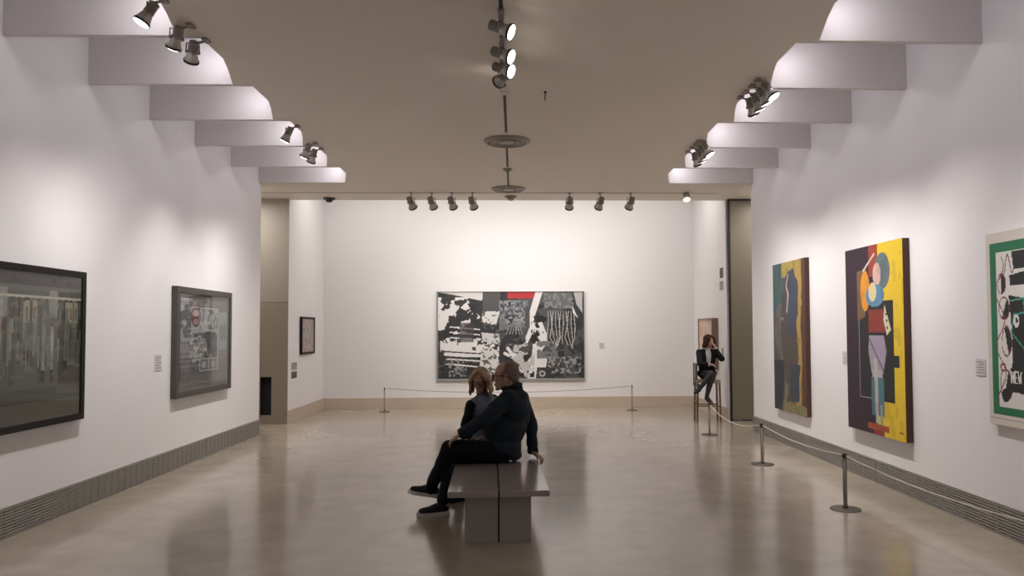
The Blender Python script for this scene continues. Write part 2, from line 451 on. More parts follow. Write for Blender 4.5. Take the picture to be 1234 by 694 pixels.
def art_teal():
    """generic soft abstract in teal, brown, blue and ochre"""
    A = Art(150, 250, (.085, .075, .070)); n = A.n(5, 21); n2 = A.n(12, 22)
    q = A.u + .16 * (n - .5)
    A.put((q < .34) & (A.v < .30 + .1 * n), (.045, .105, .105)); A.put((A.v < .10) & (q > .3), (.36, .28, .06))
    A.put((q > .72) & (A.v > .04), (.38, .25, .06)); A.put(q > .86, (.085, .035, .02))
    A.put(((q - .28) / .22) ** 2 + ((A.v - .47) / .2) ** 2 < 1, (.13, .12, .12))
    A.put(((q - .52) / .24) ** 2 + ((A.v - .52) / .46) ** 2 < 1, (.075, .06, .052)); A.put(((q - .62) / .17) ** 2 + ((A.v - .27) / .22) ** 2 < 1, (.045, .058, .095))
    A.put((q > .55) & (q < .80) & (A.v > .68) & (A.v < .92), (.035, .045, .07)); A.put((A.v > .90 + .06 * n) & (q > .25), (.21, .19, .085))
    A.put((q < .30) & (A.v > .66), (.025, .025, .040)); A.put((q > .33) & (q < .48) & (A.v > .80) & (n2 > .5), (.24, .22, .11))
    A.line([(.50, .09), (.44, .16), (.50, .22), (.45, .33)], .012, (.45, .40, .38), .6); A.ell(.30, .385, .05, .016, (.36, .33, .30)); A.ell(.30, .39, .03, .010, (.03, .03, .03))
    A.put(n2 > .60, (.05, .04, .035), .35)
    return A

def art_yellow():
    """generic hard-edged abstract: aubergine and yellow halves with stacked rounded shapes"""
    A = Art(150, 250, (.028, .012, .026)); Y = (.72, .50, .025)
    A.rect(.56, 0, 1, 1, Y); A.rect(.44, 0, .60, .17, (.30, .05, .025)); A.rect(.26, .30, .84, .82, (.014, .016, .018)); A.rect(.84, .58, .92, .64, (.014, .016, .018))
    A.rect(.24, .31, .255, .82, (.25, .22, .24)); A.rect(.24, .81, .60, .818, (.45, .42, .44))
    A.ell(.67, .145, .13, .095, (.12, .16, .19)); A.ell(.58, .16, .07, .06, (.62, .40, .34))
    A.poly([(.22, .13), (.40, .12), (.42, .24), (.36, .38), (.22, .40)], (.18, .10, .045)); A.ell(.37, .24, .085, .11, (.70, .28, .03))
    A.ell(.54, .27, .16, .06, (.10, .24, .38)); A.ell(.50, .25, .07, .05, (.66, .56, .30))
    A.rect(.42, .345, .70, .465, (.24, .035, .025)); A.poly([(.70, .32), (.80, .45), (.73, .48), (.68, .40)], (.62, .56, .38))
    for i in range(3): A.ell(.725 + i * .008, .37 + i * .035, .012, .008, (.02, .02, .02))
    A.poly([(.43, .48), (.68, .48), (.72, .56), (.66, .68), (.46, .68), (.41, .56)], (.34, .28, .36)); A.line([(.43, .50), (.66, .66)], .006, (.14, .10, .16), .6); A.rect(.47, .66, .65, .72, (.42, .38, .38))
    A.rect(.45, .70, .67, .90, (.07, .17, .20)); A.poly([(.50, .60), (.56, .60), (.57, .94), (.52, .94)], (.44, .42, .40)); A.rect(.60, .84, .64, .97, (.30, .30, .30))
    A.rect(.38, .945, .74, .975, (.36, .07, .03)); A.rect(.48, .975, .66, 1, (.26, .03, .03)); A.line([(.34, .13), (.54, .05)], .006, (.6, .56, .5), .6)
    A.rect(.90, .955, .96, .965, (.2, .14, .02))
    A.put(A.n(14, 31) > .60, (.02, .015, .01), .18)
    return A

def art_poster():
    """generic poster: green band round black blobs and pink lines on white"""
    A = Art(160, 220, (.66, .60, .53)); G = (.012, .16, .075); K = (.012, .014, .015); W = (.70, .68, .66); Pk = (.22, .05, .06)
    A.rect(.03, .055, .99, .945, G); A.rect(.08, .105, .93, .905, W)
    u_full = A.u; A.u = A.u * 1.42
    n = A.n(9, 81) - .5
    def half(cu, cv, ru, rv, tilt=0, ring=0):
        q = ((A.u - cu) / ru) ** 2 + ((A.v - cv) / rv) ** 2 + 1.2 * n
        A.put((q < 1) & (A.u - cu + tilt * (A.v - cv) > -.004), K)
        A.put((q < 1.25) & (q > .95), Pk if not ring else K)
    half(.175, .265, .045, .050); half(.20, .40, .055, .055, .6); half(.215, .56, .050, .075, -.3); half(.20, .79, .06, .07, .4)
    A.put((((A.u - .19) / .045) ** 2 + ((A.v - .845) / .035) ** 2 + n < 1), K); A.put((((A.u - .17) / .03) ** 2 + ((A.v - .70) / .022) ** 2 + n < 1), Pk); A.put((((A.u - .17) / .018) ** 2 + ((A.v - .70) / .012) ** 2 < 1), W)
    A.line([(.15 + .05 * math.sin(t * .55 + .6), .13 + t * .0245) for t in range(32)], .0038, Pk, .8)
    A.line([(.20 + .012 * t, .17 + .05 * math.cos(t * .8)) for t in range(10)], .0038, Pk, .8)
    A.poly([(.26, .23), (.60, .20), (.62, .28), (.27, .28)], K); A.poly([(.29, .11), (.70, .11), (.70, .20), (.31, .20)], K); A.poly([(.25, .33), (.50, .36), (.80, .40), (.62, .84), (.26, .82), (.28, .55)], K)
    A.ell(.325, .46, .032, .035, W); A.ell(.33, .46, .014, .014, K); A.line([(.27, .36), (.40, .35), (.42, .42), (.30, .43), (.27, .52), (.40, .60)], .0045, (.05, .30, .24), .8)
    A.rect(.62, .34, .74, .60, W); A.ell(.80, .70, .06, .08, K)
    # the short word on a black tab: NEW
    A.rect(.245, .70, .375, .79, K)
    for p in ([(.258, .775), (.258, .72), (.284, .775), (.284, .72)], [(.322, .72), (.298, .72), (.298, .775), (.322, .775)], [(.298, .748), (.318, .748)], [(.332, .72), (.340, .775), (.348, .735), (.356, .775), (.364, .72)]):
        A.line(p, .0042, W, .8)
    A.poly([(.80, .14), (1.1, .2), (1.2, .5), (1.0, .8), (.85, .5)], K)
    A.u = u_full
    A.rect(0, .965, 1, .97, (.36, .33, .29))
    return A

def art_street():
    """generic dim grey street reflections, vertical bars and pale doors"""
    A = Art(240, 260, (.105, .105, .095)); n = A.n(8, 41); n2 = A.n(22, 42)
    A.rect(0, 0, 1, .09, (.07, .065, .065)); A.put((A.v < .07) & (n2 > .55), (.02, .02, .02)); A.rect(0, .09, 1, .125, (.13, .13, .12)); A.rect(0, .155, 1, .175, (.46, .45, .38))
    rs = np.random.RandomState(5)
    for i in range(26):
        u0 = i / 26 + rs.rand() * .01; wd = .012 + rs.rand() * .020; c = .03 + rs.rand() * .05
        A.rect(u0, .17, u0 + wd, .60 + rs.rand() * .16, (c, c, c * .9), .9)
    for i in range(12):
        u0 = rs.rand(); A.rect(u0, .19, u0 + .025, .34, (.38, .37, .28), .8); A.rect(u0 + .004, .23, u0 + .02, .31, (.11, .05, .045), .7)
    for i in range(16):
        u0 = rs.rand(); A.rect(u0, .34, u0 + .008 + rs.rand() * .012, .45 + rs.rand() * .2, (.22, .23, .19), .6)
    for u0 in (.30, .52, .80): A.rect(u0, .11, u0 + .05, .30, (.36, .36, .33), .55); A.ell(u0 + .02, .36, .025, .05, (.10, .045, .04), .7)
    for u0 in (.76, .81): A.rect(u0, .36, u0 + .018, .66, (.36, .36, .31), .6); A.rect(u0, .66, u0 + .02, .74, (.02, .02, .02), .8)
    for i in range(30):
        u0 = .42 + rs.rand() * .58; v0 = .20 + rs.rand() * .32; c = .05 + rs.rand() * .35
        A.rect(u0, v0, u0 + .005 + rs.rand() * .014, v0 + .06 + rs.rand() * .24, (c, c, c * .88), .75)
    A.put((n > .55) & (A.v > .17) & (A.v < .72), (.14, .15, .14), .45); A.put((n2 > .62) & (A.v > .15) & (A.v < .7), (.26, .28, .24), .35)
    A.rect(0, .78, 1, .86, (.075, .078, .072)); A.rect(0, .86, 1, .868, (.045, .045, .045)); A.put((A.u > .85) & (A.v > .66) & (A.v < .84), (.13, .125, .10), .6)
    A.a = np.clip((A.a - .03) * 1.15, .006, 1) * np.array((.80, .80, .76))
    return A

def art_windows():
    """generic print of pale shop-window reflections"""
    A = Art(180, 220, (.17, .165, .16)); n = A.n(9, 51); n2 = A.n(24, 52)
    A.rect(0, .0, .16, .50, (.36, .38, .40)); A.put((A.u < .16) & (A.v < .85) & (n > .5), (.14, .15, .16))
    A.rect(.18, .08, .80, .88, (.11, .115, .115)); A.rect(.20, .10, .78, .40, (.34, .37, .36)); A.put((A.u > .40) & (A.u < .78) & (A.v > .12) & (A.v < .36) & (n2 > .54), (.13, .14, .14))
    A.ell(.30, .20, .10, .13, (.13, .05, .045)); A.ell(.30, .17, .06, .035, (.36, .30, .28)); A.ell(.30, .27, .06, .035, (.34, .22, .19))
    A.rect(.80, .14, 1, .62, (.30, .31, .31)); 
    for i in range(5): A.rect(.83 + i * .033, .30, .845 + i * .033, .50, (.10, .10, .10))
    for i in range(5): A.rect(.80, .64 + i * .02, .98, .645 + i * .02, (.34, .34, .33), .8)
    for i in range(12): A.line([(.22 + .05 * (i % 4), .44 + .03 * i), (.36 + .05 * (i % 5), .40 + .035 * i)], .006, (.46, .47, .46) if i % 2 else (.03, .03, .03), .8)
    A.put((A.u > .18) & (A.u < .80) & (A.v > .40) & (A.v < .74) & (n2 > .58), (.42, .43, .42), .7); A.put((A.u > .5) & (A.u < .76) & (A.v > .38) & (A.v < .7) & (n < .5), (.04, .04, .045), .8)
    A.rect(.38, .70, .78, .86, (.34, .36, .35)); A.rect(.40, .72, .56, .84, (.16, .17, .17)); A.rect(.60, .72, .76, .84, (.16, .17, .17)); A.ell(.48, .78, .05, .04, (.40, .40, .38)); A.ell(.68, .78, .05, .04, (.36, .36, .35))
    A.line([(.22, .10), (.78, .10), (.78, .86)], .006, (.46, .47, .46), .8)
    A.a = A.a * .8
    return A

def art_small(pal, seed):
    A = Art(60, 80, pal[0]); n = A.n(5, seed); 
    A.put(n > .48, pal[1]); A.put(n > .58, pal[2]); A.put(A.n(9, seed + 1) > .62, pal[3])
    return A

def framed(name, label, art, side, y0, y1, z0, z1, depth, fw, fmat, pmat, glass=False, mount=0, mountmat=None, wallx=None):
    """side -1: on the left wall, +1: on the right wall; 0: on the far wall, y0,y1 then being x0,x1"""
    if side == -1:
        X = XL if wallx is None else wallx
        P = lambda d, a, z: (X + d, a, z)      # seen from the room, left is the near end
        a0, a1 = y0, y1
    elif side == 1:
        X = XR if wallx is None else wallx
        P = lambda d, a, z: (X - d, a, z); a0, a1 = y1, y0     # left is the far end
    else:
        P = lambda d, a, z: (a, YB - d, z); a0, a1 = y0, y1
    c = P(0, (a0 + a1) / 2, z0)
    t = thing(name, label, 'picture', c)
    sg = 1 if a1 > a0 else -1
    def b(bm, d0, d1, u0, u1, w0, w1, bev=0):
        p, q = V(P(d0, u0, w0)), V(P(d1, u1, w1))
        box(bm, [min(p[i], q[i]) for i in range(3)], [max(p[i], q[i]) for i in range(3)], bev)
    gap = .003
    if fw:
        bm = bmesh.new()
        b(bm, gap, depth, a0, a1, z1 - fw, z1, .003); b(bm, gap, depth, a0, a1, z0, z0 + fw, .003)
        b(bm, gap, depth, a0, a0 + sg * fw, z0 + fw, z1 - fw, .003); b(bm, gap, depth, a1 - sg * fw, a1, z0 + fw, z1 - fw, .003)
        obj('frame', bm, fmat, t)
    i = fw + mount
    if mount:
        bm = bmesh.new(); b(bm, gap, depth - .022, a0 + sg * fw, a1 - sg * fw, z0 + fw, z1 - fw); obj('mount_board', bm, mountmat, t)
    elif not fw:
        bm = bmesh.new(); b(bm, gap, depth - .001, a0, a1, z0, z1, .002); obj('stretcher', bm, fmat, t)
    else:
        bm = bmesh.new(); b(bm, gap, depth - .022, a0 + sg * fw, a1 - sg * fw, z0 + fw, z1 - fw); obj('backing_board', bm, fmat, t)
    dp = depth - .018 if fw else depth + .0006
    p0 = V(P(dp, a0 + sg * i, z1 - i)); du = V(P(dp, a1 - sg * i, z1 - i)) - p0; dv = V(P(dp, a0 + sg * i, z0 + i)) - p0
    obj('canvas' if not glass else 'print', picture_mesh(art, p0, du, dv), pmat, t)
    if glass:
        bm = bmesh.new(); b(bm, depth - .010, depth - .007, a0 + sg * fw, a1 - sg * fw, z0 + fw, z1 - fw); obj('glass_pane', bm, M_glass, t)
    return t

framed('painting', 'wide black and white abstract painting with a red bar on the far wall', art_back(), 0, -1.584, 1.43, .56, 2.375, .05, .012, M_silver, M_paint)
framed('framed_print', 'large dim grey street print in a black frame, nearest on the left wall', art_street(), -1, 4.55, 6.95, .805, 2.11, .075, .055, M_frame, M_print, True)
framed('framed_print', 'dark grey framed print of pale window reflections, farther along the left wall', art_windows(), -1, 8.81, 10.49, .812, 2.10, .07, .07, M_frame2, M_print, True, .055, M_frame2)
framed('framed_print', 'small black framed picture on the white return wall beyond the left passage',
       art_small([(.30, .27, .25), (.46, .42, .38), (.14, .13, .13), (.40, .16, .12)], 61), -1, 13.88, 14.77, 1.155, 1.84, .05, .04, M_frame, M_print, True, 0, None, -3.875)
framed('framed_print', 'small brown box-framed beige picture on the wall behind the seated guard',
       art_small([(.62, .45, .35), (.66, .50, .40), (.55, .36, .27), (.68, .56, .46)], 71), 1, 13.75, 14.80, .85, 1.79, .12, .03, M_frame3, M_print, False, 0, None, 3.70)
framed('painting', 'tall teal, brown and ochre abstract painting, farthest on the right wall', art_teal(), 1, 9.51, 10.70, .472, 2.485, .06, 0, M_edge, M_paint)
framed('painting', 'tall purple and yellow abstract painting, second from the right edge of the photo', art_yellow(), 1, 7.06, 8.30, .51, 2.436, .07, 0, M_edge, M_paint)
framed('poster', 'green bordered white poster with black shapes, nearest on the right wall', art_poster(), 1, 4.35, 5.83, .845, 2.308, .045, 0, M_plac, M_paint)['category'] = 'poster'

# ------------------------------------------------------------------ wall labels and signs
def placard(name, label, side, a0, a1, z0, z1, m, wallx=None, rows=5, group=None):
    if side == 0: X = YB; P = lambda d, a, z: (a, X - d, z)
    elif side < 0: X = XL if wallx is None else wallx; P = lambda d, a, z: (X + d, a, z)
    else: X = XR if wallx is None else wallx; P = lambda d, a, z: (X - d, a, z)
    def b(bm, d0, d1, u0, u1, w0, w1, bev=0):
        p, q = V(P(d0, u0, w0)), V(P(d1, u1, w1))
        box(bm, [min(p[i], q[i]) for i in range(3)], [max(p[i], q[i]) for i in range(3)], bev)
    t = thing(name, label, 'sign' if name == 'wall_sign' else 'wall label', P(0, (a0 + a1) / 2, z0), group)
    bm = bmesh.new(); b(bm, 0, .006, a0, a1, z0, z1, .001); pl = obj('plate', bm, m, t)
    bm = bmesh.new(); h = z1 - z0
    for r in range(rows):
        z = z1 - h * (.18 + .64 * r / max(1, rows - 1)); e = (a1 - a0) * (.12 + .2 * (r % 2))
        b(bm, .006, .0066, a0 + (a1 - a0) * .12, a1 - e, z - h * .025, z + h * .025)
    obj('text', bm, M_ink, pl)
placard('wall_label', 'small white caption card left of the dark grey framed print', -1, 8.42, 8.58, 1.15, 1.325, M_plac)
placard('wall_label', 'small white caption card on the right wall beside the purple and yellow painting', 1, 8.44, 8.57, 1.175, 1.33, M_plac)
placard('wall_label', 'white caption card on the right wall between the yellow painting and the poster', 1, 5.94, 6.065, 1.20, 1.335, M_plac)
placard('wall_label', 'tiny white caption card on the far wall right of the wide painting', 0, 1.735, 1.84, 1.195, 1.32, M_plac)
placard('wall_sign', 'pale grey plate, upper of the two beside the left passage', -1, 13.40, 13.72, .90, 1.03, M_plac2, -3.875, 1)
placard('wall_sign', 'darker grey plate, lower of the two beside the left passage', -1, 13.40, 13.72, .755, .87, M_frame2, -3.875, 1)
placard('wall_sign', 'dark grey plate, upper of two high on the wall by the olive door', 1, 13.38, 13.58, 2.50, 2.68, M_frame2, 3.70, 1)
placard('wall_sign', 'grey plate, lower of two high on the wall by the olive door', 1, 13.38, 13.60, 2.28, 2.44, M_plac2, 3.70, 1)
placard('wall_label', 'narrow grey caption plate on the wall behind the seated guard', 1, 13.42, 13.52, 1.02, 1.25, M_plac2, 3.70, 1)

# ------------------------------------------------------------------ bench
def bench():
    yaw = .033; o = V((-.116, 5.59, 0))
    ex = V((math.cos(yaw), math.sin(yaw), 0)) * 1; ey = V((-math.sin(yaw), math.cos(yaw), 0))
    t = thing('bench', 'low grey lacquered bench in two halves in the middle of the hall', 'bench', tuple(o + ey * .98)); t.rotation_euler.z = yaw
    def seg(name, lo, hi, bev):
        bm = bx(lo, hi, bev); return obj(name, bm, M_bench, t, world=False)
    for s in (-1, 1):
        x0, x1 = (-.371, -.005) if s < 0 else (.005, .371)
        seg('seat_slab', (x0, -.98, .366), (x1, .98, .41), .004)
        x0, x1 = (-.252, -.006) if s < 0 else (.006, .242)
        seg('base', (x0, -.835, 0), (x1, .86, .366), .003)
    obj('joint_strip', bx((-.006, -.82, .004), (.006, .85, .362)), M_dark, t, world=False)
bench()

# ------------------------------------------------------------------ barrier posts and ropes
def post(name, label, x, y, h, r, rb, m, group):
    t = thing(name, label, 'barrier post', (x, y, 0), group)
    bm = bmesh.new(); lathe(bm, [(0, 0), (rb, 0), (rb, .006), (rb * .95, .010), (r * 1.6, .014), (0, .014)], (x, y, 0), n=40); obj('base', bm, m, t, smooth=False)
    bm = bmesh.new(); lathe(bm, [(0, .012), (r * 1.25, .012), (r * 1.2, .03), (r, .034), (r, h - .03), (0, h - .03)], (x, y, 0), n=20); obj('pole', bm, m, t, smooth=True)
    bm = bmesh.new(); lathe(bm, [(0, h - .032), (r * 1.15, h - .032), (r * 1.15, h - .004), (r * .8, h), (0, h)], (x, y, 0), n=20)
    lathe(bm, [(r * 1.1, 0), (r * 1.5, 0), (r * 1.5, .006), (r * 1.1, .006), (r * 1.1, 0)], (x, y, h - .02), n=20); obj('rope_cap', bm, M_black, t)
    return V((x, y, h - .018))
g = 'low posts along the right wall'
p4 = post('barrier_post', 'grey steel barrier post by the poster, out at the near right', 2.99, 4.12, .485, .018, .13, M_steel, g)
p3 = post('barrier_post', 'grey steel barrier post in front of the purple and yellow painting', 2.895, 6.66, .485, .018, .13, M_steel, g)
p2 = post('barrier_post', 'grey steel barrier post in front of the teal painting', 2.895, 8.9, .475, .018, .13, M_steel, g)
p1 = post('barrier_post', 'grey steel barrier post by the feet of the seated guard', 2.92, 11.42, .465, .016, .12, M_steel, g)
g = 'thin bronze posts before the far wall'
q1 = post('barrier_post', 'thin bronze barrier post left of the wide painting', -2.535, 15.0, .475, .011, .11, M_bronze, g)
q2 = post('barrier_post', 'thin bronze barrier post right of the wide painting', 2.31, 15.0, .49, .011, .11, M_bronze, g)
def rope(label, a, b, sag, r, m, grp=None):
    pts = []
    for i in range(25):
        t = i / 24; p = a.lerp(b, t); p.z -= sag * 4 * t * (1 - t); pts.append(p)
    tag(obj('barrier_rope', tube(bmesh.new(), pts, r, 8), m, smooth=True), label, 'rope', grp)
d = lambda a, b: (b - a).normalized() * .036
g = 'cords along the right wall'
rope('pale cord between the nearest two posts at the right edge', p4 + d(p4, p3), p3 + d(p3, p4), .05, .006, M_rope, g)
rope('pale cord between the posts of the yellow painting and the teal painting', p3 + d(p3, p2), p2 + d(p2, p3), .045, .006, M_rope, g)
rope('pale sagging cord from the guard to the post in front of the teal painting', p2 + d(p2, p1), p1 + d(p1, p2), .12, .0065, M_rope, g)
rope('thin grey cord in front of the wide painting on the far wall', q1 + d(q1, q2), q2 + d(q2, q1), .10, .005, M_rope2)

# ------------------------------------------------------------------ spot lamps
def spot(label, mount, head, aim, power, group, angle=75, lens=None, size=1.0, lit=True, name='spot_lamp', blend=1.0, radius=.03):
    mount, head, aim = V(mount), V(head), V(aim); ax = (aim - head).normalized(); s = size
    t = thing(name, label, 'spotlight', tuple(mount), group)
    bm = bmesh.new(); box(bm, mount - V((.022, .045, .018)), mount + V((.022, .045, 0)), .003); obj('track_adapter', bm, M_lampgrey, t)
    side = ax.cross(V((0, 0, 1)))
    side = side.normalized() if side.length > .1 else V((1, 0, 0))
    bm = bmesh.new(); top = head + V((0, 0, .07 * s)) if head.z < mount.z - .1 else head.lerp(mount, .7)
    tube(bm, [mount - V((0, 0, .012)), top], .009, 10)
    for k in (-1, 1):
        tube(bm, [top, top + side * k * .052 * s, head + side * k * .052 * s], .006, 8)
        tube(bm, [head + side * k * .035 * s, head + side * k * .060 * s], .012, 10)
    obj('yoke', bm, M_lampgrey, t)
    bm = bmesh.new()
    prof = [(0, -.10), (.034, -.10), (.040, -.094)]
    for i in range(4): prof += [(.042, -.085 + i * .018), (.036, -.080 + i * .018), (.036, -.073 + i * .018), (.042, -.070 + i * .018)]
    prof += [(.038, .0), (.0, .0)]
    lathe(bm, [(r * s, h * s) for r, h in prof], head, ax, 24); obj('housing', bm, M_lampgrey, t)
    bm = bmesh.new(); lathe(bm, [(r * s, h * s) for r, h in [(.030, -.004), (.040, .004), (.046, .03), (.060, .075), (.057, .078), (.040, .03), (.028, .0)]], head, ax, 28); obj('bell', bm, M_lamppale, t, smooth=True)
    bm = bmesh.new(); lathe(bm, [(r * s, h * s) for r, h in [(.0585, .074), (.065, .074), (.065, .092), (.059, .092), (.0585, .074)]], head, ax, 28); obj('rim', bm, M_black, t)
    bm = bmesh.new(); lathe(bm, [(r * s, h * s) for r, h in [(0, .080), (.0588, .080), (.0588, .094), (.045, .100), (0, .103)]], head, ax, 28); obj('lens', bm, lens or M_lens, t, smooth=True)
    l = bpy.data.lights.new('spot_light', 'SPOT'); l.energy = power; l.color = WARM; l.spot_size = math.radians(angle); l.spot_blend = blend; l.shadow_soft_size = radius
    o = bpy.data.objects.new('spot_light', l); C.objects.link(o); o.parent = t
    o.location = head + ax * .112 * s - mount; o.rotation_mode = 'QUATERNION'; o.rotation_quaternion = V((0, 0, -1)).rotation_difference(ax)
    return t

def row(side, ys, zh, group, labels, power, aimz=1.5, dys=None):
    for i, y in enumerate(ys):
        xm = (CL + .03) if side < 0 else (CR - .03)
        wallx = XL if side < 0 else XR
        dy = (dys[i] if dys else 0)
        hx = CL - .075 if side < 0 else CR + .075
        spot(labels[i], (xm, y, ZC), (hx, y, zh), (wallx, y + dy, aimz), power, group, 80, size=.9)
n3l = ['nearest', 'middle', 'farthest']
row(-1, [5.22, 5.66, 5.95], 3.755, 'ceiling spots in the left near bay', ['grey spot lamp at the left ceiling edge, nearest of the near three', 'grey spot lamp at the left ceiling edge, middle of the near three', 'grey spot lamp at the left ceiling edge, farthest of the near three'], P_WALL, 1.05, [-.5, 1.3, 2.2])
row(-1, [8.45, 9.22, 9.50], 3.755, 'ceiling spots in the left far bays', ['grey spot lamp at the left ceiling edge, nearest of the far three', 'grey spot lamp at the left ceiling edge, middle of the far three', 'grey spot lamp at the left ceiling edge, farthest of the far three'], P_WALL, 1.05, [.3, .9, 1.7])
row(1, [6.80, 6.97, 7.15, 7.32], 3.755, 'ceiling spots at the right edge, near cluster', ['grey spot lamp at the right ceiling edge, %s in the nearer cluster' % k for k in ('first', 'second', 'third', 'fourth')], P_WALL * .8, 1.05, [-.9, .2, .7, 1.5])
row(1, [9.05, 9.20, 9.38, 9.60], 3.755, 'ceiling spots at the right edge, far cluster', ['grey spot lamp at the right ceiling edge, %s in the farther cluster' % k for k in ('first', 'second', 'third', 'fourth')], P_WALL * .8, 1.05, [-.5, .4, 1.0, 1.8])
# lamps of the bays above and behind the viewer
row(-1, [.4, 1.8, 3.3], 3.755, 'ceiling spots out of view, left', ['spot lamp at the left ceiling edge before the frame, %s one' % k for k in ('first', 'second', 'third')], P_WALL * .8, .9, [.3, .3, .3])
row(1, [.9, 2.5, 4.3], 3.755, 'ceiling spots out of view, right', ['spot lamp at the right ceiling edge before the frame, %s one' % k for k in ('first', 'second', 'third')], P_WALL * .8, .9, [.3, .3, .3])
aims = [(-2.4, 0), (-1.1, 0), (-.2, 0), (.5, 0), (.9, 0), (1.0, 0), (3.0, 0)]
xs = [-1.70, -1.36, -1.03, -.69, .92, 1.43, 1.94]
tilt = [.8, .8, .8, .8, 0, -.7, -.7]
names = ['first from the left', 'second from the left', 'third from the left', 'fourth, last of the left group', 'first of the right group of three', 'second of the right group of three', 'last at the right']
for x, tl, nm in zip(xs, tilt, names):
    spot('grey spot lamp hanging before the far wall, ' + nm, (x, 12.57, ZC), (x, 12.57, ZC - .17), (x + tl * 1.2, YB, 1.1), P_BACK, 'spot lamps on the cross track before the far wall', 115, size=1.15, blend=1.0)
ctr = [((-.09, 5.36), 1.0, 'nearest of the three lit ones'), ((-.09, 5.86), 1.0, 'middle of the three lit ones'), ((-.09, 6.20), 1.0, 'farthest of the three lit ones'), ((-.09, 6.42), -1.0, 'turned away, behind the lit three')]
for (x, y), s, nm in ctr:
    aim = (3.7, 4.3, 1.9) if s > 0 else (-3.8, 12.0, 2.2)
    spot('grey spot lamp on the central ceiling track, ' + nm, (x, y, ZC - .005), (x, y, ZC - .13), aim, P_TRACK, 'spot lamps on the central ceiling track', 45, size=.92)
spot('small lit warm spot lamp at the right end of the cross track', (2.86, 12.57, ZC), (2.86, 12.50, ZC - .05), (2.80, 11.6, 2.2), 12, None, 80, M_lensw, .95)

# ------------------------------------------------------------------ ceiling fittings
def vent(label, x, y, r, z):
    t = thing('ceiling_vent', label, 'ceiling vent', (x, y, z), 'round ceiling vents')
    bm = bmesh.new(); lathe(bm, [(r, 0), (r, -.012), (r * .90, -.030), (r * .84, -.030), (r * .80, -.006), (r * .80, 0)], (x, y, z), n=64); obj('outer_ring', bm, M_vent, t, smooth=False)
    for k, (a, b) in enumerate(((.74, .60), (.54, .42))):
        bm = bmesh.new(); lathe(bm, [(r * a, -.026), (r * b, -.006), (r * (b - .02), -.010), (r * (a - .04), -.032), (r * a, -.026)], (x, y, z), n=64); obj('inner_ring', bm, M_vent, t)
    bm = bmesh.new(); lathe(bm, [(0, -.028), (r * .30, -.028), (r * .34, -.02), (r * .30, -.004), (0, -.004)], (x, y, z), n=48); obj('centre_disc', bm, M_vent, t)
    bm = bmesh.new()
    for k in range(4):
        a = k * PI / 2 + .4; tube(bm, [(x + r * .2 * math.cos(a), y + r * .2 * math.sin(a), z - .012), (x + r * .85 * math.cos(a), y + r * .85 * math.sin(a), z - .012)], .004, 6)
    obj('spoke', bm, M_vent, t)
vent('round grey ceiling vent, the nearer one in the middle of the ceiling', -.085, 9.10, .28, ZC)
vent('round grey ceiling vent by the cross track, the farther one', -.09, 12.20, .28, ZC)
def detector(label, x, y, z, r, m, name='smoke_detector', cat='smoke detector'):
    t = thing(name, label, cat, (x, y, z))
    bm = bmesh.new(); lathe(bm, [(0, 0), (r, 0), (r, -r * .25), (r * .8, -r * .32), (0, -r * .32)], (x, y, z), n=32); obj('base', bm, m, t)
    bm = bmesh.new(); lathe(bm, [(0, -r * .30), (r * .62, -r * .30), (r * .5, -r * .62), (r * .3, -r * .72), (0, -r * .75)], (x, y, z), n=32); obj('cover', bm, m, t, smooth=True)
detector('small round detector on the ceiling between the two vents', -.09, 10.70, ZC, .065, M_vent)
detector('small round detector on the ceiling at the near end of the lighting slot', -.09, 7.17, ZC, .06, M_ceil)
detector('small grey disc detector just behind the farther round vent', -.06, 12.90, ZC, .10, M_vent)
detector('small black dome camera at the ceiling edge near the left passage', -3.17, 13.1, ZC, .10, M_black, 'dome_camera', 'camera')
bm = bmesh.new(); tube(bm, [(.30, 7.2, ZC), (.30, 7.2, ZC - .02), (.298, 7.19, ZC - .09)], [.012, .006, .005], 10); lathe(bm, [(0, 0), (.014, 0), (.014, -.01), (0, -.01)], (.30, 7.2, ZC), n=16)
tag(obj('ceiling_hook', bm, M_black), 'tiny black hook hanging from the ceiling right of the lighting slot', 'hook')

# ------------------------------------------------------------------ guard's tall chair
def guard_chair():
    t = thing('tall_chair', 'tall wooden chair with a low side-on backrest under the seated guard', 'chair', (3.34, 13.18, 0)); t.rotation_euler.z = -.10
    def o(n, bm, m): return obj(n, bm, m, t, world=False)
    bm = bx((-.205, -.18, .66), (.205, .18, .715), .012); o('seat', bm, M_seat)
    for sx in (-1, 1):
        for sy in (-1, 1):
            bm = bmesh.new(); x, y = sx * .185, sy * .16
            top = .66
            vs = box(bm, (x - .016, y - .016, 0), (x + .016, y + .016, top))
            for v in vs:
                if v.co.z < .1: v.co.x += sx * .012; v.co.y += sy * .01
            o('leg', bm, M_wood)
    for sy in (-1, 1): o('stretcher', tube(bmesh.new(), [(-.19, sy * .165, .27), (.19, sy * .165, .27)], .010, 8), M_wood)
    for sx in (-1, 1): o('stretcher', tube(bmesh.new(), [(sx * .19, -.16, .33), (sx * .19, .16, .33)], .010, 8), M_wood)
    bm = bmesh.new(); box(bm, (-.215, -.18, .72), (-.185, .18, 1.0), .01); o('backrest', bm, M_backr)
    for y in (-.15, .12): o('backrest_support', bx((-.222, y, .60), (-.205, y + .03, .98)), M_wood)
guard_chair()

# ------------------------------------------------------------------ people
def cap(p0, p1, r0, r1=None, flat=None):
    return ('cap', V(p0), V(p1), r0, r0 if r1 is None else r1, flat)
def ell(c, r, rot=None):
    return ('ell', V(c), V(r), rot)

